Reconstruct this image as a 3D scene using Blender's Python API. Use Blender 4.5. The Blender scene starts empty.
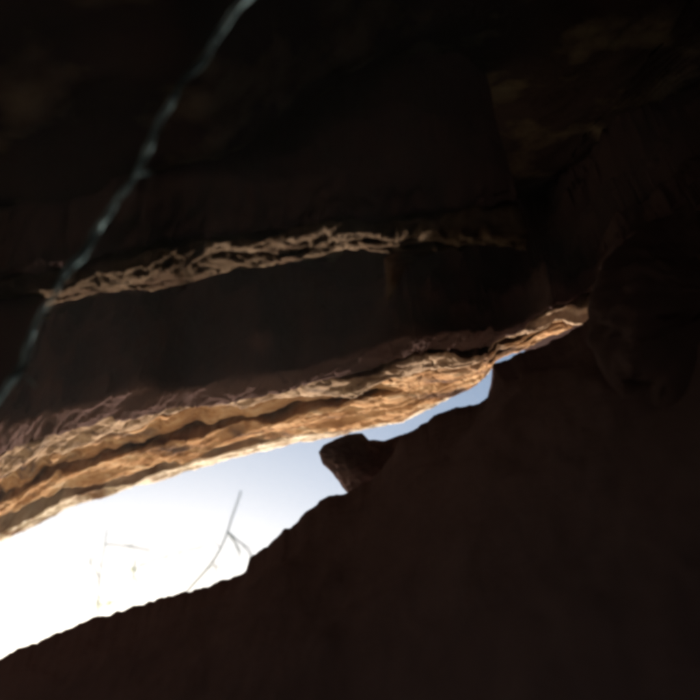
import bpy, math, random
import numpy as np
from mathutils import Vector

# ------------------------------------------------------------------ camera, sky, sun, exposure
sc = bpy.context.scene
R = math.radians
PITCH = R(45.0)
FPX = 750.0                      # focal length in pixels of the 700 px photograph
CAM = np.array((0.0, 0.0, 1.1))
SUN_AZ, SUN_EL = R(-14.0), R(8.5)   # azimuth from +Y, negative = towards -X

cd = bpy.data.cameras.new('camera'); cam = bpy.data.objects.new('camera', cd)
sc.collection.objects.link(cam); sc.camera = cam
cam.location = CAM; cam.rotation_euler = (R(90) + PITCH, 0, 0)
cd.sensor_width = 36; cd.lens = 36 * FPX / 700; cd.clip_start = 0.02; cd.clip_end = 6000
cd.dof.use_dof = True; cd.dof.focus_distance = 3.5; cd.dof.aperture_fstop = 1.2

w = bpy.data.worlds.new('World'); sc.world = w; w.use_nodes = True
nt = w.node_tree; bg = nt.nodes['Background']
sky = nt.nodes.new('ShaderNodeTexSky'); sky.sky_type = 'NISHITA'; sky.sun_disc = False
sky.sun_elevation = SUN_EL; sky.sun_rotation = SUN_AZ
sky.air_density = 1.0; sky.dust_density = 2.0; sky.ozone_density = 1.9
nt.links.new(sky.outputs[0], bg.inputs[0]); bg.inputs[1].default_value = 0.05

sd = bpy.data.lights.new('sun', 'SUN'); sun = bpy.data.objects.new('sun', sd)
sc.collection.objects.link(sun)
sd.energy = 3.5; sd.angle = R(0.5); sd.color = (1.0, 0.90, 0.76)
sv = Vector((math.sin(SUN_AZ) * math.cos(SUN_EL), math.cos(SUN_AZ) * math.cos(SUN_EL), math.sin(SUN_EL)))
sun.rotation_euler = sv.to_track_quat('Z', 'Y').to_euler()
sun.location = (-4, 12, 6)

sc.view_settings.view_transform = 'Standard'; sc.view_settings.look = 'None'
sc.view_settings.gamma = 1.0; sc.view_settings.use_curve_mapping = False
sc.view_settings.exposure = 2.28
sc.render.engine = 'CYCLES'
sc.cycles.use_denoising = True
sc.cycles.max_bounces = 8; sc.cycles.diffuse_bounces = 6
sc.cycles.filter_width = 4.4

# ------------------------------------------------------------------ helpers
COL = sc.collection

def tag(o, label=None, cat=None, group=None, kind=None):
    if label: o['label'] = label
    if cat: o['category'] = cat
    if group: o['group'] = group
    if kind: o['kind'] = kind
    return o

def empty(name, loc):
    o = bpy.data.objects.new(name, None); COL.objects.link(o); o.location = loc
    o.empty_display_size = 0.1
    return o

def mesh_obj(name, V, F, mat, parent=None, smooth=True):
    me = bpy.data.meshes.new(name)
    V = np.asarray(V, dtype=float)
    if parent is not None: V = V - np.array(parent['base'])
    me.from_pydata([tuple(v) for v in V], [], F)
    me.update()
    if smooth: me.polygons.foreach_set('use_smooth', [True] * len(me.polygons))
    o = bpy.data.objects.new(name, me); COL.objects.link(o)
    me.materials.append(mat)
    if parent is not None: o.parent = parent
    return o

def thing(name, loc, label, cat, group=None):
    o = empty(name, loc); o['base'] = tuple(float(c) for c in loc)
    return tag(o, label, cat, group)

# vectorised gradient noise -----------------------------------------
def _hash(ix, iy, iz, seed):
    h = (ix.astype(np.int64) * 374761393 + iy.astype(np.int64) * 668265263
         + iz.astype(np.int64) * 2147483647 + seed * 1274126177) & 0xffffffff
    h = ((h ^ (h >> 13)) * 1274126177) & 0xffffffff
    h = ((h ^ (h >> 16)) * 2246822519) & 0xffffffff
    return (h ^ (h >> 15)) & 0xffffffff

def noise3(x, y, z, seed=0):
    x, y, z = np.broadcast_arrays(np.asarray(x, float), np.asarray(y, float), np.asarray(z, float))
    ix, iy, iz = np.floor(x), np.floor(y), np.floor(z)
    fx, fy, fz = x - ix, y - iy, z - iz
    u, v, w_ = [f * f * f * (f * (f * 6 - 15) + 10) for f in (fx, fy, fz)]
    def g(dx, dy, dz):
        h = _hash(ix + dx, iy + dy, iz + dz, seed)
        a = (h & 0xffff) / 65535.0 * 2 * np.pi
        c = ((h >> 16) & 0xffff) / 65535.0 * 2 - 1
        s = np.sqrt(1 - c * c)
        return np.cos(a) * s * (fx - dx) + np.sin(a) * s * (fy - dy) + c * (fz - dz)
    l = lambda a, b, t: a + (b - a) * t
    return 1.6 * l(l(l(g(0,0,0), g(1,0,0), u), l(g(0,1,0), g(1,1,0), u), v),
                   l(l(g(0,0,1), g(1,0,1), u), l(g(0,1,1), g(1,1,1), u), v), w_)

def fbm(x, y, z, seed=0, octv=5, gain=0.5, lac=2.03):
    s = 0; a = 1.0; f = 1.0
    for i in range(octv):
        s = s + a * noise3(x * f + 13.7 * i, y * f + 5.1 * i, z * f - 7.3 * i, seed + i); a *= gain; f *= lac
    return s

def ridged(x, y, z, seed=0, octv=4, gain=0.55):
    s = 0; a = 1.0; f = 1.0
    for i in range(octv):
        s = s + a * (0.5 - np.abs(noise3(x * f + 3.1 * i, y * f + 17.1 * i, z * f, seed + i))); a *= gain; f *= 2.1
    return s

def cells(x, y, seed=0):
    """blocky fracture: distance to nearest / second nearest jittered point, and the cell's random value"""
    ix, iy = np.floor(x), np.floor(y)
    d1 = np.full(x.shape, 9.0); d2 = np.full(x.shape, 9.0); cid = np.zeros(x.shape)
    for dx in (-1, 0, 1):
        for dy in (-1, 0, 1):
            h = _hash(ix + dx, iy + dy, ix * 0, seed)
            px = ix + dx + (h & 0xffff) / 65535.0; py = iy + dy + ((h >> 16) & 0xffff) / 65535.0
            d = np.hypot(x - px, y - py); rv = ((h * 2654435761) & 0xffff) / 65535.0
            near = d < d1
            d2 = np.where(near, d1, np.minimum(d2, d)); cid = np.where(near, rv, cid); d1 = np.where(near, d, d1)
    return d1, d2, cid

# pixels of the photograph -> points in the place -----------------------
def ray(px, py):
    x = (np.asarray(px, float) - 350) / FPX; y = -(np.asarray(py, float) - 350) / FPX
    return np.stack([x, math.cos(PITCH) - y * math.sin(PITCH), math.sin(PITCH) + y * math.cos(PITCH)], -1)

A_Y, K_X, Z0 = 0.45, 0.14, 1.3       # dipping bedding plane of the roof: z = CAM.z + Z0 + A_Y*y + K_X*x
def bed(x, y): return CAM[2] + Z0 + A_Y * y + K_X * x
def on_bed(px, py, dz=0.0):
    d = ray(px, py)
    t = (Z0 + dz) / (d[..., 2] - A_Y * d[..., 1] - K_X * d[..., 0])
    return CAM + d * t[..., None]
def on_y(px, py, Y):
    d = ray(px, py); return CAM + d * (np.asarray(Y, float) / d[..., 1])[..., None]

def polyline(pts, n):
    """resample a plan/space polyline evenly, softly rounded"""
    P = np.asarray(pts, float)
    s = np.concatenate([[0], np.cumsum(np.linalg.norm(np.diff(P, axis=0), axis=1))])
    t = np.linspace(0, s[-1], n)
    return np.stack([np.interp(t, s, P[:, k]) for k in range(P.shape[1])], -1)

def grid_faces(nu, nv, flip=False):
    i = np.arange(nu - 1)[:, None] * nv + np.arange(nv - 1)[None, :]
    q = np.stack([i, i + 1, i + nv + 1, i + nv], -1).reshape(-1, 4)
    if flip: q = q[:, ::-1]
    return q.tolist()

def slab_from_bottom(B, top):
    """closed solid: bottom grid B (nu,nv,3) + flat-ish top grid at the same plan, heights `top`"""
    nu, nv, _ = B.shape
    T = B.copy(); T[..., 2] = top
    T = T[::max(1, nu // 24)][:, [0, -1]] if False else T
    V = np.concatenate([B.reshape(-1, 3), T[:, [0, -1]].reshape(-1, 3)])
    n0 = nu * nv
    F = grid_faces(nu, nv, True)
    for i in range(nu - 1):
        a, b = i * nv, (i + 1) * nv
        ta, tb = n0 + 2 * i, n0 + 2 * (i + 1)
        F.append([a, b, tb, ta])                                   # outer wall
        F.append([b + nv - 1, a + nv - 1, ta + 1, tb + 1])         # inner wall
        F.append([ta, tb, tb + 1, ta + 1])                         # top
    for i, fl in ((0, True), (nu - 1, False)):                     # end caps
        ring = [i * nv + j for j in range(nv)] + [n0 + 2 * i + 1, n0 + 2 * i]
        F.append(ring if fl else ring[::-1])
    return V, F

# ------------------------------------------------------------------ materials
def nodes(name):
    m = bpy.data.materials.new(name); m.use_nodes = True
    t = m.node_tree; b = t.nodes['Principled BSDF']
    return m, t, b

def rock_mat(name, cols, scale=3.0, rough=0.85, bump=0.6, bump_d=0.007, stain=None, stretch=(1, 1, 1), shift=(0, 0, 0)):
    m, t, b = nodes(name)
    N = t.nodes.new; L = t.links.new
    geo = N('ShaderNodeNewGeometry'); mp = N('ShaderNodeMapping'); mp.inputs['Scale'].default_value = stretch; mp.inputs['Location'].default_value = shift
    L(geo.outputs['Position'], mp.inputs['Vector'])
    n1 = N('ShaderNodeTexNoise'); n1.inputs['Scale'].default_value = scale; n1.inputs['Detail'].default_value = 9; n1.inputs['Roughness'].default_value = 0.62
    n1.inputs['Distortion'].default_value = 0.6
    L(mp.outputs[0], n1.inputs['Vector'])
    cr = N('ShaderNodeValToRGB'); e = cr.color_ramp.elements
    ps = np.linspace(0.3, 0.7, len(cols))
    e[0].position = ps[0]; e[0].color = (*cols[0], 1); e[1].position = ps[-1]; e[1].color = (*cols[-1], 1)
    for p, c in zip(ps[1:-1], cols[1:-1]):
        k = e.new(p); k.color = (*c, 1)
    L(n1.outputs['Fac'], cr.inputs[0])
    col = cr.outputs[0]
    if stain:
        n2 = N('ShaderNodeTexNoise'); n2.inputs['Scale'].default_value = stain[1]; n2.inputs['Detail'].default_value = 6
        L(mp.outputs[0], n2.inputs['Vector'])
        r2 = N('ShaderNodeValToRGB'); r2.color_ramp.elements[0].position = 0.5; r2.color_ramp.elements[1].position = 0.66
        L(n2.outputs['Fac'], r2.inputs[0])
        mx = N('ShaderNodeMix'); mx.data_type = 'RGBA'
        L(r2.outputs[0], mx.inputs[0]); L(col, mx.inputs[6]); mx.inputs[7].default_value = (*stain[0], 1)
        col = mx.outputs[2]
    L(col, b.inputs['Base Color'])
    b.inputs['Roughness'].default_value = rough; b.inputs['Specular IOR Level'].default_value = 0.0
    n3 = N('ShaderNodeTexNoise'); n3.inputs['Scale'].default_value = 26; n3.inputs['Detail'].default_value = 8; n3.inputs['Roughness'].default_value = 0.65
    L(mp.outputs[0], n3.inputs['Vector'])
    bp = N('ShaderNodeBump'); bp.inputs['Strength'].default_value = bump; bp.inputs['Distance'].default_value = bump_d
    L(n3.outputs['Fac'], bp.inputs['Height']); L(bp.outputs[0], b.inputs['Normal'])
    return m

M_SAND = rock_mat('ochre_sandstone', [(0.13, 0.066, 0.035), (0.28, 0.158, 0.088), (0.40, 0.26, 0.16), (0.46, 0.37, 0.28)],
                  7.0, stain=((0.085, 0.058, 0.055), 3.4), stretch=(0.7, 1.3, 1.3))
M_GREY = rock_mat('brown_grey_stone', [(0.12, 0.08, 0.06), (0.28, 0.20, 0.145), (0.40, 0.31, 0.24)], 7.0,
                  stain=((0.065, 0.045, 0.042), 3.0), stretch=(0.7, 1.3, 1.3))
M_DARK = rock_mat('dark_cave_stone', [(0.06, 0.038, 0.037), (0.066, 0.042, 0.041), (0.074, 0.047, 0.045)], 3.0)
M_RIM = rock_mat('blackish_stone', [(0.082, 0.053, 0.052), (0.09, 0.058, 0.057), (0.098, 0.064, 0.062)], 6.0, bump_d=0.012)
M_PALE = rock_mat('pale_bounce_stone', [(0.34, 0.28, 0.21), (0.45, 0.38, 0.30), (0.52, 0.46, 0.38)], 4.0)
M_LIPS = rock_mat('lip_glare_sandstone', [(0.36, 0.28, 0.22), (0.54, 0.47, 0.40), (0.64, 0.58, 0.52), (0.70, 0.67, 0.63)], 5.0, stain=((0.22, 0.14, 0.10), 2.6))  # paler lip bed: overexposed glare put into the stone colour
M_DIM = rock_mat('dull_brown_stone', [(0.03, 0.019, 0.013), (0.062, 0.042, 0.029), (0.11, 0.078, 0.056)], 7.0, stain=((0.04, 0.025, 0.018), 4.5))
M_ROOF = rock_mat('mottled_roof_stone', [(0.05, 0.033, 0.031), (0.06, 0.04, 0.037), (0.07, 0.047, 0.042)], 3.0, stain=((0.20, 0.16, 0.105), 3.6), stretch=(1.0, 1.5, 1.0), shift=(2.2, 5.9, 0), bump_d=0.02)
M_DEEP = rock_mat('deep_dark_stone', [(0.058, 0.038, 0.037), (0.064, 0.042, 0.041), (0.072, 0.047, 0.046)], 6.0, bump_d=0.02)  # even, very dark brown stone with little tone variation
M_SOIL = rock_mat('dry_grass_soil', [(0.26, 0.23, 0.13), (0.34, 0.30, 0.19), (0.42, 0.37, 0.26)], 0.8)
M_ROOT = rock_mat('skyblue_root_bark', [(0.02, 0.027, 0.03), (0.05, 0.075, 0.085), (0.24, 0.34, 0.37), (0.38, 0.50, 0.54)], 8.0, bump_d=0.003)  # blue of the skylight is put into the bark colour
M_BARK = rock_mat('veiled_twig_bark', [(0.26, 0.32, 0.34), (0.34, 0.40, 0.42), (0.42, 0.47, 0.48)], 8.0, bump_d=0.004)  # pale blue paints the bright veil over the distant twigs

def leaf_mat():
    m, t, b = nodes('pale_green_leaf')
    oi = t.nodes.new('ShaderNodeTexNoise'); oi.inputs['Scale'].default_value = 3
    cr = t.nodes.new('ShaderNodeValToRGB'); cr.color_ramp.elements[0].color = (0.36, 0.43, 0.24, 1); cr.color_ramp.elements[1].color = (0.48, 0.54, 0.34, 1)
    t.links.new(oi.outputs['Fac'], cr.inputs[0]); t.links.new(cr.outputs[0], b.inputs['Base Color'])
    tr = t.nodes.new('ShaderNodeBsdfTranslucent'); t.links.new(cr.outputs[0], tr.inputs[0])
    mx = t.nodes.new('ShaderNodeMixShader'); mx.inputs[0].default_value = 0.4
    t.links.new(b.outputs[0], mx.inputs[1]); t.links.new(tr.outputs[0], mx.inputs[2])
    t.links.new(mx.outputs[0], t.nodes['Material Output'].inputs[0])
    return m
M_LEAF = leaf_mat()

# ------------------------------------------------------------------ setting: hillside outside, cave floor and walls, roof
def outside_ground():
    ax = np.concatenate([[-3000, -900, -300, -120, -60], np.linspace(-36, 36, 73), [60, 120, 300, 900, 3000]])
    ay = np.concatenate([[-3000, -900, -300, -100, -40], np.linspace(-24, 60, 85), [100, 200, 400, 900, 3000]])
    X, Y = np.meshgrid(ax, ay, indexing='ij')
    Z = -0.45 - 0.16 * np.clip(Y - 4, 0, 60) - 0.02 * np.clip(Y - 64, 0, 300) + 0.25 * fbm(X * 0.18, Y * 0.18, 0 * X, 5, 4)
    Z = np.where(Y < 4, -0.45 + 0 * Z, Z)
    V = np.stack([X, Y, Z], -1).reshape(-1, 3)
    return tag(mesh_obj('ground', V, grid_faces(len(ax), len(ay), True), M_SOIL), kind='structure',
               label='dry hillside falling away outside the cave mouth')
outside_ground()

def cave_floor():
    ax = np.linspace(-5.5, 4.2, 130); ay = np.linspace(-4.2, 4.0, 110)
    X, Y = np.meshgrid(ax, ay, indexing='ij')
    Z = 0.02 + 0.10 * fbm(X * 0.9, Y * 0.9, 0 * X, 9, 5) + 0.05 * np.clip(X, -1, 4)
    V = np.stack([X, Y, Z], -1).reshape(-1, 3)
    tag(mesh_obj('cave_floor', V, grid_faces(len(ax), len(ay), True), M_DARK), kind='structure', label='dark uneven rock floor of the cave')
cave_floor()

def cave_wall(name, path, label, h=5.2):
    """path: plan polyline, inside is on its left"""
    P = polyline(path, 160); n = 90
    d = np.gradient(P, axis=0); d /= np.linalg.norm(d, axis=1)[:, None]
    nrm = np.stack([-d[:, 1], d[:, 0]], -1)
    zz = np.linspace(-0.4, h, n)
    S = np.linspace(0, len(P) * 0.06, len(P))
    SS, ZZ = np.meshgrid(S, zz, indexing='ij')
    off = 0.28 * fbm(SS * 0.9, ZZ * 1.2, 0 * SS, 21, 5) + 0.12 * ridged(SS * 1.2, ZZ * 4.0, 0 * SS, 27)
    I = np.stack([P[:, None, 0] + nrm[:, None, 0] * off, P[:, None, 1] + nrm[:, None, 1] * off, ZZ], -1)
    O = np.stack([P[:, None, 0] - nrm[:, None, 0] * 0.8 + 0 * off, P[:, None, 1] - nrm[:, None, 1] * 0.8 + 0 * off, ZZ], -1)
    V = np.concatenate([I.reshape(-1, 3), O.reshape(-1, 3)]); nu = len(P); k = nu * n
    F = grid_faces(nu, n) + [[a + k for a in f[::-1]] for f in grid_faces(nu, n)]
    for i in range(nu - 1):
        F.append([i * n + n - 1, i * n + n - 1 + k, (i + 1) * n + n - 1 + k, (i + 1) * n + n - 1])
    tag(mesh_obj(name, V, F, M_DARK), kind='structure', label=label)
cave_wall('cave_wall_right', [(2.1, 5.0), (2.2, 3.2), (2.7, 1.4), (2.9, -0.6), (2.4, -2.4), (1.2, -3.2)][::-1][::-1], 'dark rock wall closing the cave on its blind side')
cave_wall('cave_wall_back', [(2.2, -2.2), (0.8, -3.4), (-1.8, -3.6), (-3.8, -2.8), (-4.6, -1.2)], 'low dark rock wall at the back of the cave, sky gap added above', 1.45)  # wall kept low: unseen gap added so sky fills the dark rock

# ---- outlines read off the photograph, laid on the dipping bedding plane
LIP = [(-190, 640), (-90, 590), (0, 545), (35, 528), (62, 516), (110, 503), (150, 492), (205, 474), (255, 460), (300, 447), (345, 437), (378, 430), (402, 426), (440, 408), (468, 397),
       (486, 385), (497, 369), (512, 362), (535, 351), (562, 336), (582, 323), (604, 310), (650, 290), (740, 250), (900, 185), (1050, 130)]
INN = [(-190, 520), (-90, 470), (0, 432), (50, 418), (110, 402), (200, 388), (280, 374), (340, 362), (400, 345), (440, 336), (500, 329),
       (545, 318), (583, 310), (608, 297), (650, 266), (740, 222), (900, 155), (1050, 100)]
UPF = [(-120, 352), (-40, 336), (20, 324), (48, 318), (100, 308), (150, 301), (190, 290), (215, 283), (240, 280), (290, 272), (330, 263), (346, 258), (376, 261), (392, 257), (430, 247), (470, 242), (500, 239), (519, 238)]
UPI = [(-120, 250), (-40, 240), (20, 226), (100, 214), (190, 205), (290, 195), (346, 190), (390, 190), (440, 192), (519, 192)]
def plan(pts, n=400):
    a = np.asarray(pts, float); return polyline(on_bed(a[:, 0], a[:, 1])[:, :2], n)

def plan_pair(a, b, n):
    """two edges of one ledge, matched so that the beds run straight across"""
    a, b = np.asarray(a, float), np.asarray(b, float)
    x = np.linspace(max(a[0, 0], b[0, 0]), min(a[-1, 0], b[-1, 0]), n)
    return [on_bed(x, np.interp(x, q[:, 0], q[:, 1]))[:, :2] for q in (a, b)]

def roof():
    up2x = plan(UPF, 50)[-1, 0]
    lip = plan(LIP, 200)
    # roof sheet in plan: from a little behind the lip back to the rear wall
    nu, nv = 200, 220
    v = np.linspace(0, 1, nv) ** 0.8
    back = np.stack([np.linspace(-6.2, 4.2, nu), np.full(nu, -4.4)], -1)
    front = lip + (np.array([[-0.02, -0.12]]))
    P = front[:, None, :] * (1 - v)[None, :, None] + back[:, None, :] * v[None, :, None]
    X, Y = P[..., 0], P[..., 1]
    B = bed(X, Y)
    up = plan(UPF + [(640, 232), (760, 225)], 300); s_up = np.interp(X, up[:, 0], up[:, 1])       # depth of the upper ledge's edge at this x
    q = s_up - Y                                                       # metres inward of that edge
    rise = 0.85 + 0 * X
    k = np.clip((q - 0.15) / 0.4, 0, 1); k = k * k * (3 - 2 * k)
    xe = up2x - 0.35; k = k * np.clip((xe - X) / 0.6, 0, 1)              # the ledge dies out towards the wall
    rise = rise * (1 - k) + 0.02 * k
    inner = np.clip(q - 0.45, 0, 9)                                    # further in the roof levels off and turns up
    rise = rise + inner * (A_Y + 0.02)
    rough = 0.10 * fbm(X * 1.3, Y * 1.3, 0 * X, 31, 5) + 0.075 * ridged(X * 1.6 + Y, Y * 4.5 - X * 1.2, 0 * X, 37)
    Z = B + rise + rough
    Bm = np.stack([X, Y, Z], -1)
    top = np.maximum(B + 1.6, Z + 0.5)
    V, F = slab_from_bottom(Bm, top)
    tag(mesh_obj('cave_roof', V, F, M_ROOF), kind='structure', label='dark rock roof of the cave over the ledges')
roof()

# ------------------------------------------------------------------ the two lit ledges, bed by bed
def ledge(t, outer, inner, nu, bounds, prof, steps, mats, seed, depth, jag, amp, crumb, blocky, names='rock_layer'):
    O, I = outer, inner
    U = np.linspace(0, 1, nu)
    Lg = np.concatenate([[0], np.cumsum(np.linalg.norm(np.diff(O, axis=0), axis=1))])
    wid = np.linalg.norm(I - O, axis=1)
    edges = []
    for k, b in enumerate(bounds):
        j = jag * (fbm(Lg * 2.1, 0 * Lg + 7.7 * k, 0 * Lg, seed + 3 * k, 4, 0.5) + 0.9 * noise3(Lg * 0.9, 0 * Lg + 3.3 * k, 0 * Lg, seed + 7))
        edges.append(np.clip(b * wid + (j if 0 < k < len(bounds) - 1 else j * 0.35), -0.2, 9))
    for k in range(len(bounds) - 1):
        s0, s1 = edges[k], np.maximum(edges[k + 1], edges[k] + 0.03)
        nv = max(6, int((np.mean(s1 - s0)) / 0.011))
        r = np.linspace(0, 1, nv)
        S = s0[:, None] * (1 - r) + s1[:, None] * r
        d = (I - O) / wid[:, None]
        X = O[:, None, 0] + d[:, None, 0] * S; Y = O[:, None, 1] + d[:, None, 1] * S
        T = Lg[:, None] + 0 * S
        st = steps[k] if np.isscalar(steps[k]) else (np.interp(O[:, 0], steps[k][0], steps[k][1]) * np.clip(1 + 1.1 * fbm(Lg * 1.3, 0 * Lg + 5 * k, 0 * Lg, seed + 40, 3), -0.2, 1.8))[:, None]
        Z = bed(X, Y) + np.interp(S / wid[:, None], prof[0], prof[1]) + st
        wx = T + 0.09 * fbm(T * 2.6, S * 3.4, 0 * S, seed + 50, 4); wy = S + 0.10 * fbm(T * 2.2, S * 3.0, 0 * S + 3, seed + 51, 4)
        mod = np.clip(0.55 + 0.9 * fbm(T * 1.1, S * 2.3, 0 * S + 9, seed + 55, 3), 0.1, 1.5)
        d1, d2, cid = cells(wx * 4.2, wy * 9.0 + k * 3.3, seed + 60 + k)
        f1, f2, cid2 = cells(wx * 11.0, wy * 19.0 + k * 3.3, seed + 80 + k)
        big = fbm(T * 0.6 + 3 * k, S * 2.0, 0 * S + 20, seed + 57, 3)
        h = (0.055 * big + 0.045 * mod * fbm(wx * 1.7, wy * 3.6, 0 * S + k, seed + 10, 4, 0.42) + crumb * fbm(wx * 13, wy * 15, 0 * S + k, seed + 30, 4, 0.6)
             + blocky * (0.026 * mod * (cid - 0.5) + 0.008 * (cid2 - 0.5))
             + blocky * 0.014 * np.clip(0.12 - (d2 - d1), 0, 1) / 0.12
             - 0.016 * ridged(wx * 1.6, wy * 5.0, 0 * S, seed + 20 + k, 3, 0.45))
        Z = Z + (amp if np.isscalar(amp) else np.interp(O[:, 0], *amp)[:, None]) * h
        # edges of each bed are broken and rounded upward
        er = np.minimum(S - s0[:, None], s1[:, None] - S)
        Z = Z + 0.016 * np.exp(-np.clip(er, 0, 9) / 0.012)
        X = X + 0.008 * fbm(T * 7, S * 7, Z * 7, seed + 70); Y = Y + 0.008 * fbm(T * 7, S * 7, Z * 7, seed + 71)
        last = k == len(bounds) - 2                                 # broken faces of the recesses behind each bed
        g = np.linspace(0, 1, 46 if last else 14)[1:][None, :]
        dep = depth if last else 0.30
        tt = Lg[:, None] + 0 * g; topz = bed(X[:, -1], Y[:, -1])[:, None] + dep
        wz = Z[:, -1:] * (1 - g) + (topz - 0.01) * g
        back = (0.16 * fbm(tt * 1.6, wz * 3.0, 0 * wz, seed + 90, 5) + 0.09 * ridged(tt * 1.5, wz * 9.0, 0 * wz, seed + 95) - 0.05) * np.clip(g * 8, 0, 1)
        if not last: back = 0.35 * back - 0.03 * np.clip(g * 8, 0, 1)
        X = np.concatenate([X, X[:, -1:] + d[:, :1] * back], 1); Y = np.concatenate([Y, Y[:, -1:] + d[:, 1:] * back], 1)
        Z = np.concatenate([Z, wz], 1)
        B = np.stack([X, Y, Z], -1)
        V, F = slab_from_bottom(B, bed(X, Y) + dep)
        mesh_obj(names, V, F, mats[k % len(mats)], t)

lipP, innP = plan_pair(LIP, INN, 820)
mid = on_bed(np.array(330.), np.array(400.))
low = thing('rock_ledge', mid, 'long lower ledge of ochre layered rock, sunlit along the bright cave opening', 'ledge')
ledge(low, lipP, innP, 820, [0, 0.15, 0.34, 0.52, 0.70, 0.86, 1.0],
      ([0, 0.15, 0.4, 0.65, 0.85, 1.0], [0.05, 0.03, 0.02, 0.0, -0.02, 0.01]),
      [0.0, ([-3.2, -1.2, -0.5, 0.2], [0.22, 0.19, 0.05, -0.01]), ([-3, -0.9, -0.2], [0.0, 0.0, -0.02]), ([-3, -0.9, -0.2, 0.3, 0.6], [0.10, 0.11, 0.07, -0.01, -0.03]), ([-3, -0.9, 0.0, 0.5], [0.07, 0.07, 0.02, -0.02]), ([-3, 0.0], [0.06, 0.0])],
      [M_LIPS, M_SAND, M_SAND, M_SAND, M_GREY, M_DARK], 100, 1.1, 0.07, ([-3.0, -1.0, 0.0, 0.6], [0.95, 0.9, 0.85, 0.9]), 0.007, 0.7)  # pale lip bed paints glare, dark innermost bed paints the recess shade

upP, upiP = plan_pair(UPF, UPI, 520)
upl = thing('rock_ledge', on_bed(np.array(220.), np.array(270.)), 'upper ledge of rough brown rock with a lit edge above the dark recess', 'ledge')
ledge(upl, upP, upiP, 520, [0, 0.2, 0.44, 0.7, 1.0],
      ([0, 0.1, 0.3, 0.5, 0.75, 1.0], [0.03, 0.005, -0.015, -0.035, -0.03, 0.08]),
      [([0.1, 0.35], [0.02, -0.07]), ([0.1, 0.35], [0.005, -0.09]), ([0.1, 0.35], [-0.01, -0.09]), 0.0], [M_DIM, M_DIM, M_DIM, M_DARK], 300, 1.1, 0.045, 0.9, 0.016, 1.0)  # dark innermost bed paints the shade where this ledge fades out
# ------------------------------------------------------------------ dark rock in the foreground, its crest is the lower edge of the opening
RIM = [(-260, 742), (-150, 705), (-60, 676), (0, 656), (30, 643), (52, 634), (80, 622), (118, 610), (150, 600), (178, 592), (205, 586), (232, 577),
       (246, 569), (250, 557), (262, 548), (290, 526), (304, 512), (320, 500), (334, 494), (352, 489), (372, 478), (392, 455), (400, 436),
       (415, 427), (440, 412), (458, 406), (476, 404), (487, 396), (491, 382), (492, 364), (508, 358), (524, 351),
       (548, 342), (566, 334), (578, 327), (584, 320), (600, 308), (640, 280), (720, 235), (820, 190)]
def rim():
    a = np.asarray(RIM, float)
    ydist = np.interp(a[:, 0], [-260, 0, 350, 584, 720, 820], [3.0, 2.9, 2.6, 2.08, 1.75, 1.5])
    C = polyline(on_y(a[:, 0], a[:, 1], ydist), 700)
    Lg = np.linspace(0, 1, 700) * 9.0
    C[:, 2] += 0.014 * fbm(Lg * 7, 0 * Lg, 0 * Lg, 501, 6, 0.55) - 0.006
    ker = np.exp(-np.linspace(-2.5, 2.5, 241) ** 2); ker /= ker.sum()
    pad = np.concatenate([np.repeat(C[:1], 120, 0), C, np.repeat(C[-1:], 120, 0)])
    CS = np.stack([np.convolve(pad[:, q], ker, 'valid') for q in range(3)], -1)     # the broken crest dies out down the face
    rad = C[:, :2] - CAM[:2]; dist = np.linalg.norm(rad, axis=1); rad /= dist[:, None]
    n1, n2 = 150, 60
    v = np.concatenate([-np.linspace(1, 0, n1) ** 1.7, (np.linspace(0, 1, n2) ** 1.4)[1:]])   # camera side .. outer side
    nv = len(v)
    base = -0.45
    reach = np.where(v < 0, 1.35 * np.abs(v) ** 0.85, 0)                 # towards the camera
    out = np.where(v > 0, 2.8 * v, 0)
    hz = np.where(v < 0, np.clip(np.abs(v) ** 1.05, 0, 1), np.abs(v) ** 1.25)   # 0 at the crest, 1 at the foot
    w_ = np.clip(np.abs(v) / 0.12, 0, 1)[None, :]; w_ = w_ * w_ * (3 - 2 * w_)
    CX = C[:, None, :] * (1 - w_[..., None]) + CS[:, None, :] * w_[..., None]
    Z = CX[..., 2] * (1 - hz) + base * hz
    rad = CX[..., :2] - CAM[:2]; dist = np.linalg.norm(rad, axis=-1); rad = rad / dist[..., None]
    rr = dist - reach + out
    TT = Lg[:, None] + 0 * Z; VV = v[None, :] * 2.4 + 0 * Z
    fade = np.clip(np.abs(v) / 0.10, 0, 1) ** 0.8
    gx = rad[..., 0] * rr; gy = rad[..., 1] * rr
    rgh = 0.16 * fbm(gx * 0.9, gy * 0.9, Z * 0.9, 520, 6, 0.36) + 0.02 * ridged(gx * 1.3 - Z * 0.5, gy * 1.3, Z * 2.4 - gx * 0.6, 530)
    rr = rr - fade * rgh * np.where(v < 0, 1, -1)
    Z = Z + fade * 0.05 * fbm(gx * 2.1 + 9, gy * 2.1, Z * 2.1, 560, 5, 0.5) * (hz < 0.97)
    Z = Z - np.clip(np.abs(v), 0, 0.03) * 0.8 * (v > 0)
    B = np.stack([CAM[0] + rad[..., 0] * rr, CAM[1] + rad[..., 1] * rr, Z], -1)
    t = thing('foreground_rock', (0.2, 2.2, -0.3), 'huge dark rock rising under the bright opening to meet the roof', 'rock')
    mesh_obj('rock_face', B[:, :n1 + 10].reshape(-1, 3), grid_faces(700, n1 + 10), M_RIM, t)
    o = mesh_obj('bounce_face', B[:, n1 + 9:].reshape(-1, 3), grid_faces(700, nv - n1 - 9), M_PALE, t)  # unseen pale face added to bounce sunlight up onto the ledge
    o['label'] = 'unseen pale outer side added to bounce sun under the ledge'
    from mathutils.bvhtree import BVHTree
    return BVHTree.FromPolygons([tuple(p) for p in B.reshape(-1, 3)], grid_faces(700, nv))
RIM_BVH = rim()

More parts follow.
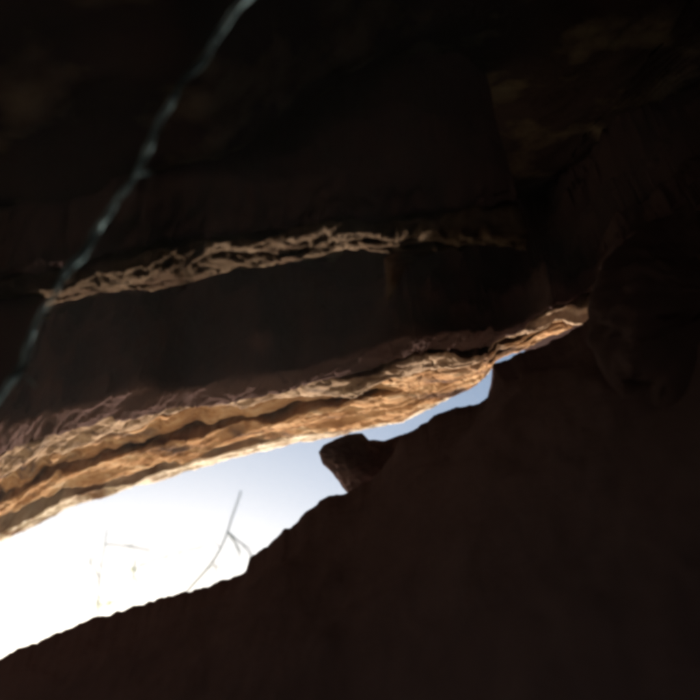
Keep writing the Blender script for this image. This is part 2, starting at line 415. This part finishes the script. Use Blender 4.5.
def lump(name, out, Y, half, mat, label, cat, seed, dn=0.035):
    """closed stone: outline stood at depth Y, with rounded front and back"""
    a = np.asarray(out, float)
    P = on_y(a[:, 0], a[:, 1], np.broadcast_to(np.asarray(Y, float), (len(a),)))
    P = polyline(np.concatenate([P, P[:1]]), 161)[:-1]
    c = P.mean(0); n = len(P)
    prof = [(-1, 0.05), (-0.98, 0.3), (-0.88, 0.55), (-0.68, 0.75), (-0.42, 0.9), (-0.19, 0.975), (0.0, 1.0), (0.19, 0.985), (0.46, 0.92), (0.76, 0.75), (1.0, 0.5), (1.07, 0.05)]
    vd = (c - CAM) / np.linalg.norm(c - CAM)
    fine = np.linspace(0, len(prof) - 1, 40)
    pa = np.array(prof); pd = np.interp(fine, range(len(prof)), pa[:, 0]); ps = np.interp(fine, range(len(prof)), pa[:, 1])
    V = np.array([c + (P - c) * s_ + vd * d_ * half for d_, s_ in zip(pd, ps)])
    nn = fbm(V[..., 0] * 5, V[..., 1] * 5, V[..., 2] * 5, seed, 6, 0.55) * dn - ridged(V[..., 0] * 4, V[..., 1] * 4, V[..., 2] * 4, seed + 9) * dn * 0.8
    V = V + (V - c) / (np.linalg.norm(V - c, axis=-1, keepdims=True) + 1e-6) * nn[..., None] * np.clip(np.abs(pd) / 0.4, 0.2, 1)[:, None, None]
    F = []
    m = len(fine)
    for i in range(m - 1):
        for k in range(n):
            F.append([i * n + k, (i + 1) * n + k, (i + 1) * n + (k + 1) % n, i * n + (k + 1) % n])
    F.append(list(range(n))); F.append([(m - 1) * n + k for k in range(n)][::-1])
    tag(mesh_obj(name, V.reshape(-1, 3), F, mat), label, cat)
# squat stone wedged between the lower ledge and the crest
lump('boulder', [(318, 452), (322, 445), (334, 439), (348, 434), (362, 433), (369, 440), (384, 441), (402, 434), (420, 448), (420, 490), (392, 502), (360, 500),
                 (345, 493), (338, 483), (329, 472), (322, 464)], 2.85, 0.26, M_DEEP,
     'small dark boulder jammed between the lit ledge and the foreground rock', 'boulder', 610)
# dark knob added to cover a sunlit sliver where the ledge tapers out
lump('cover_rock', [(584, 324), (586, 308), (592, 286), (600, 262), (618, 238), (655, 220), (720, 190), (800, 180), (860, 300), (820, 420), (700, 470), (640, 440), (604, 380), (582, 342)],
     1.72, 0.26, M_DEEP, 'dark rock added to cover a sunlit sliver where the lit ledge tapers out', 'rock', 670, 0.09)
# block added behind the root: stands in for shade, hides sunlit ledge
lump('shade_rock', [(-300, 60), (-100, 90), (10, 150), (60, 215), (57, 262), (47, 300), (40, 330), (22, 362), (6, 385), (-30, 402), (-90, 425), (-200, 470), (-330, 500)],
     1.62, 0.22, M_DARK, 'dark block added behind the slanting root in place of shade', 'rock', 640, 0.05)

lump('rock_flake', [(384, 258), (400, 252), (424, 247), (446, 243), (440, 250), (418, 259), (404, 268), (395, 280), (392, 300), (387, 302), (386, 280)],
     1.60, 0.05, M_DIM, 'small dull brown flake of rock hanging under the upper ledge', 'rock', 690, 0.012)

# ------------------------------------------------------------------ tubes for roots and branches
def tube(path, radii, n=10, nz=0.0, seed=0):
    P = np.asarray(path, float); r = np.asarray(radii, float)
    d = np.gradient(P, axis=0); d /= np.linalg.norm(d, axis=1)[:, None]
    up = np.array([0.13, 0.2, 0.97]); a = np.cross(d, up); a /= np.linalg.norm(a, axis=1)[:, None] + 1e-9; b = np.cross(d, a)
    th = np.linspace(0, 2 * np.pi, n, endpoint=False)
    L = np.concatenate([[0], np.cumsum(np.linalg.norm(np.diff(P, axis=0), axis=1))])
    rr = r[:, None] * (1 + nz * fbm(np.cos(th)[None, :] * 1.2 + 0 * L[:, None], np.sin(th)[None, :] * 1.2 + 0 * L[:, None], L[:, None] / (r.mean() * 6), seed, 4))
    V = P[:, None, :] + rr[..., None] * (np.cos(th)[None, :, None] * a[:, None, :] + np.sin(th)[None, :, None] * b[:, None, :])
    m = len(P); F = []
    for i in range(m - 1):
        for j in range(n):
            F.append([i * n + j, i * n + (j + 1) % n, (i + 1) * n + (j + 1) % n, (i + 1) * n + j])
    F.append(list(range(n))[::-1]); F.append([(m - 1) * n + j for j in range(n)])
    return V.reshape(-1, 3), F

def smooth_path(pts, n):
    P = np.asarray(pts, float)
    for _ in range(2):
        Q = [P[0]]
        for i in range(len(P) - 1):
            Q += [P[i] * .75 + P[i + 1] * .25, P[i] * .25 + P[i + 1] * .75]
        Q.append(P[-1]); P = np.array(Q)
    return polyline(P, n)

def root():
    px = [(330, -70), (290, -40), (262, -18), (240, 6), (221, 30), (203, 62), (182, 80), (170, 104), (155, 136), (141, 160), (131, 184), (110, 210), (96, 230),
          (86, 250), (66, 275), (46, 302), (36, 324), (28, 350), (14, 376), (0, 398), (-30, 440), (-90, 520), (-170, 640), (-260, 800)]
    a = np.asarray(px, float)
    Yd = np.interp(np.arange(len(px)), [0, 3, 8, 16, 19, 23], [1.38, 1.4, 1.45, 1.55, 1.6, 1.75])
    P = CAM + ray(a[:, 0], a[:, 1]) * Yd[:, None]
    P = np.concatenate([[P[0] + (0.1, 0.05, 1.3), P[0] + (0.08, 0.02, 0.5)], P])
    C = smooth_path(P, 260)
    s = np.linspace(0, 1, 260)
    rad = 0.0056 + 0.0032 * fbm(s * 22, 0 * s, 0 * s, 700, 3) + 0.003 * np.exp(-((s - 0.30) / 0.012) ** 2)
    C += 0.006 * np.stack([fbm(s * 42, 0 * s + k, 0 * s, 705 + k, 3) for k in range(3)], -1)
    t = thing('hanging_root', C[-1], 'thin pale bluish knotty root hanging slantwise from the dark roof', 'root')
    mesh_obj('stem', *tube(C, np.clip(rad, 0.0026, 0.02), 12, 0.4, 710), M_ROOT, t)
    rng = random.Random(4)
    for f in (0.33, 0.52, 0.66):
        i = int(f * 259); p = C[i]
        q = [p]
        dirv = np.array([rng.uniform(-1, 1), rng.uniform(-.6, .6), rng.uniform(-1, -.2)]); dirv /= np.linalg.norm(dirv)
        for k in range(5):
            q.append(q[-1] + dirv * 0.012 + np.array([rng.uniform(-.006, .006) for _ in range(3)]))
        mesh_obj('rootlet', *tube(smooth_path(q, 16), np.linspace(0.0026, 0.0008, 16), 6, 0.2, 720), M_ROOT, t)
root()

# ------------------------------------------------------------------ trees outside the opening
def limb(t, name, pts, Y, r0, r1, n=40, seed=0, extra=None):
    a = np.asarray(pts, float)
    P = on_y(a[:, 0], a[:, 1], np.full(len(a), Y) if np.isscalar(Y) else np.asarray(Y, float))
    if extra is not None: P = np.concatenate([extra, P])
    C = smooth_path(P, n); s = np.linspace(0, 1, n)
    C += np.stack([fbm(s * 7, 0 * s + k, 0 * s, seed + k, 3) for k in range(3)], -1) * 0.012
    mesh_obj(name, *tube(C, np.linspace(r0, r1, n) * 0.75, 8, 0.12, seed), M_BARK, t)
    return C

def leaves(t, centres, n, spread, size, seed):
    rng = np.random.default_rng(seed); V = []; F = []
    for c in centres:
        for _ in range(n):
            p = np.array(c) + rng.normal(0, spread, 3)
            d = rng.normal(size=3); d /= np.linalg.norm(d); e = np.cross(d, rng.normal(size=3)); e /= np.linalg.norm(e)
            s = size * rng.uniform(.6, 1.2); i = len(V); f = np.cross(d, e) * s * 0.12
            V += [p - d * s, p + e * s * .42 + f, p + d * s, p - e * s * .42 + f]
            F.append([i, i + 1, i + 2, i + 3])
    o = mesh_obj('foliage', V, F, M_LEAF, t, smooth=False); o['kind'] = 'stuff'

def ground_z(x, y): return -0.45 - 0.16 * max(0, min(y - 4, 60))

def tree(label, Y, foot_px, limbs, leafpx, seed):
    f = on_y(np.array(float(foot_px[0])), np.array(float(foot_px[1])), np.array(float(Y)))
    base = np.array([f[0], f[1], ground_z(f[0], f[1]) - 0.3])
    t = thing('slender_tree', base, label, 'tree', None)
    low_pts = [base, base + (0.05, 0, (f[2] - base[2]) * 0.5)]
    made = []
    for i, (nm, pts, r0, r1, dy) in enumerate(limbs):
        if nm == 'trunk':
            made.append(limb(t, nm, pts, Y, r0, r1, 60, seed + i, low_pts)[20:])
        else:
            n = len(pts); made.append(limb(t, nm, pts, Y + np.linspace(0, dy, n), r0, r1, 40, seed + i))
    rng = np.random.default_rng(seed + 5)
    for q in range(9):                                                 # fine side twigs
        C = made[rng.integers(len(made))]; i = int(rng.integers(len(C) // 3, len(C) - 2)); p = C[i]
        dv = (C[i + 1] - C[i]) / np.linalg.norm(C[i + 1] - C[i]) + rng.normal(0, 0.75, 3) * (1, 0.5, 1); dv /= np.linalg.norm(dv)
        ln = rng.uniform(0.14, 0.36)
        Q = smooth_path([p, p + dv * ln * 0.4 + rng.normal(0, 0.015, 3), p + dv * ln + rng.normal(0, 0.04, 3)], 16)
        mesh_obj('twig', *tube(Q, np.linspace(0.0065, 0.0025, 16), 6, 0.1, seed + 60 + q), M_BARK, t)
    if leafpx:
        a = np.asarray(leafpx, float); rng = np.random.default_rng(seed); tips = []
        for i, q in enumerate(on_y(a[:, 0], a[:, 1], Y + rng.uniform(-.3, .3, len(a)))):
            near = min((c for C in made for c in C), key=lambda c: np.linalg.norm(c - q))
            bend = (near + q) / 2 + rng.normal(0, 0.04, 3)
            C = smooth_path([near, bend, q], 20)
            mesh_obj('twig', *tube(C, np.linspace(0.007, 0.003, 20), 6, 0.1, seed + i), M_BARK, t)
            tips += list(C[8:])
        leaves(t, tips, 2, 0.03, 0.026, seed)

tree('forked bare tree with drooping twigs outside the opening', 8.0, (150, 640),
     [('trunk', [(150, 640), (178, 604), (192, 586), (208, 568), (220, 550), (228, 532), (232, 518), (237, 504), (241, 491)], 0.028, 0.014, 0),
      ('branch', [(228, 532), (234, 541), (241, 552)], 0.018, 0.010, 0.2),
      ('branch', [(228, 532), (240, 542), (251, 554), (262, 570)], 0.016, 0.008, -0.3),
      ('twig', [(213, 562), (215, 566), (216, 570)], 0.009, 0.005, 0.1)],
     None, 801)
tree('upright sapling with one level side branch and a few pale leaves', 9.0, (96, 650),
     [('trunk', [(96, 650), (98, 616), (98, 590), (101, 566), (105, 544), (107, 530)], 0.022, 0.010, 0),
      ('branch', [(105, 544), (118, 545), (134, 548), (152, 551)], 0.013, 0.006, 0.3),
      ('twig', [(100, 578), (96, 570), (88, 562)], 0.010, 0.004, -0.2)],
     [(100, 606), (110, 604), (122, 602)], 820)
tree('leaning sapling with short twig and thin leaf tufts', 9.8, (112, 650),
     [('trunk', [(112, 650), (118, 606), (126, 591), (132, 578), (140, 566), (150, 548)], 0.020, 0.006, 0),
      ('branch', [(132, 578), (136, 571), (134, 562)], 0.012, 0.006, 0.1),
      ('branch', [(140, 566), (165, 556), (190, 549), (205, 548)], 0.012, 0.005, 0.2)],
     [(136, 590), (150, 595), (133, 570)], 840)

# ------------------------------------------------------------------ thin veil of air added for lens bloom and lifted blacks
def added_haze():
    bpy.context.view_layer.update()
    hi, lo = 0.0, 0.0
    for o in bpy.data.objects:
        if o.type == 'MESH':
            zs = [(o.matrix_world @ Vector(c)).z for c in o.bound_box]; hi = max(hi, max(zs)); lo = min(lo, min(zs))
    z0, z1, h = lo - 1.0, hi + 0.3, 3200
    V = [(x, y, z) for z in (z0, z1) for x, y in ((-h, -h), (h, -h), (h, h), (-h, h))]
    F = [[3, 2, 1, 0], [4, 5, 6, 7], [0, 1, 5, 4], [1, 2, 6, 5], [2, 3, 7, 6], [3, 0, 4, 7]]
    m = bpy.data.materials.new('bloom_veil'); m.use_nodes = True; t = m.node_tree
    t.nodes.remove(t.nodes['Principled BSDF'])
    pv = t.nodes.new('ShaderNodeVolumePrincipled'); pv.inputs['Density'].default_value = 0.0017
    pv.inputs['Color'].default_value = (0.96, 0.91, 0.90, 1); pv.inputs['Anisotropy'].default_value = 0.35
    t.links.new(pv.outputs[0], t.nodes['Material Output'].inputs['Volume'])
    tag(mesh_obj('added_haze', V, F, m, smooth=False), kind='stuff', label='thin veil added for the glow around the bright cave opening')
added_haze()

ob = bpy.data.objects
for o in list(ob):
    if 'base' in o.keys(): del o['base']
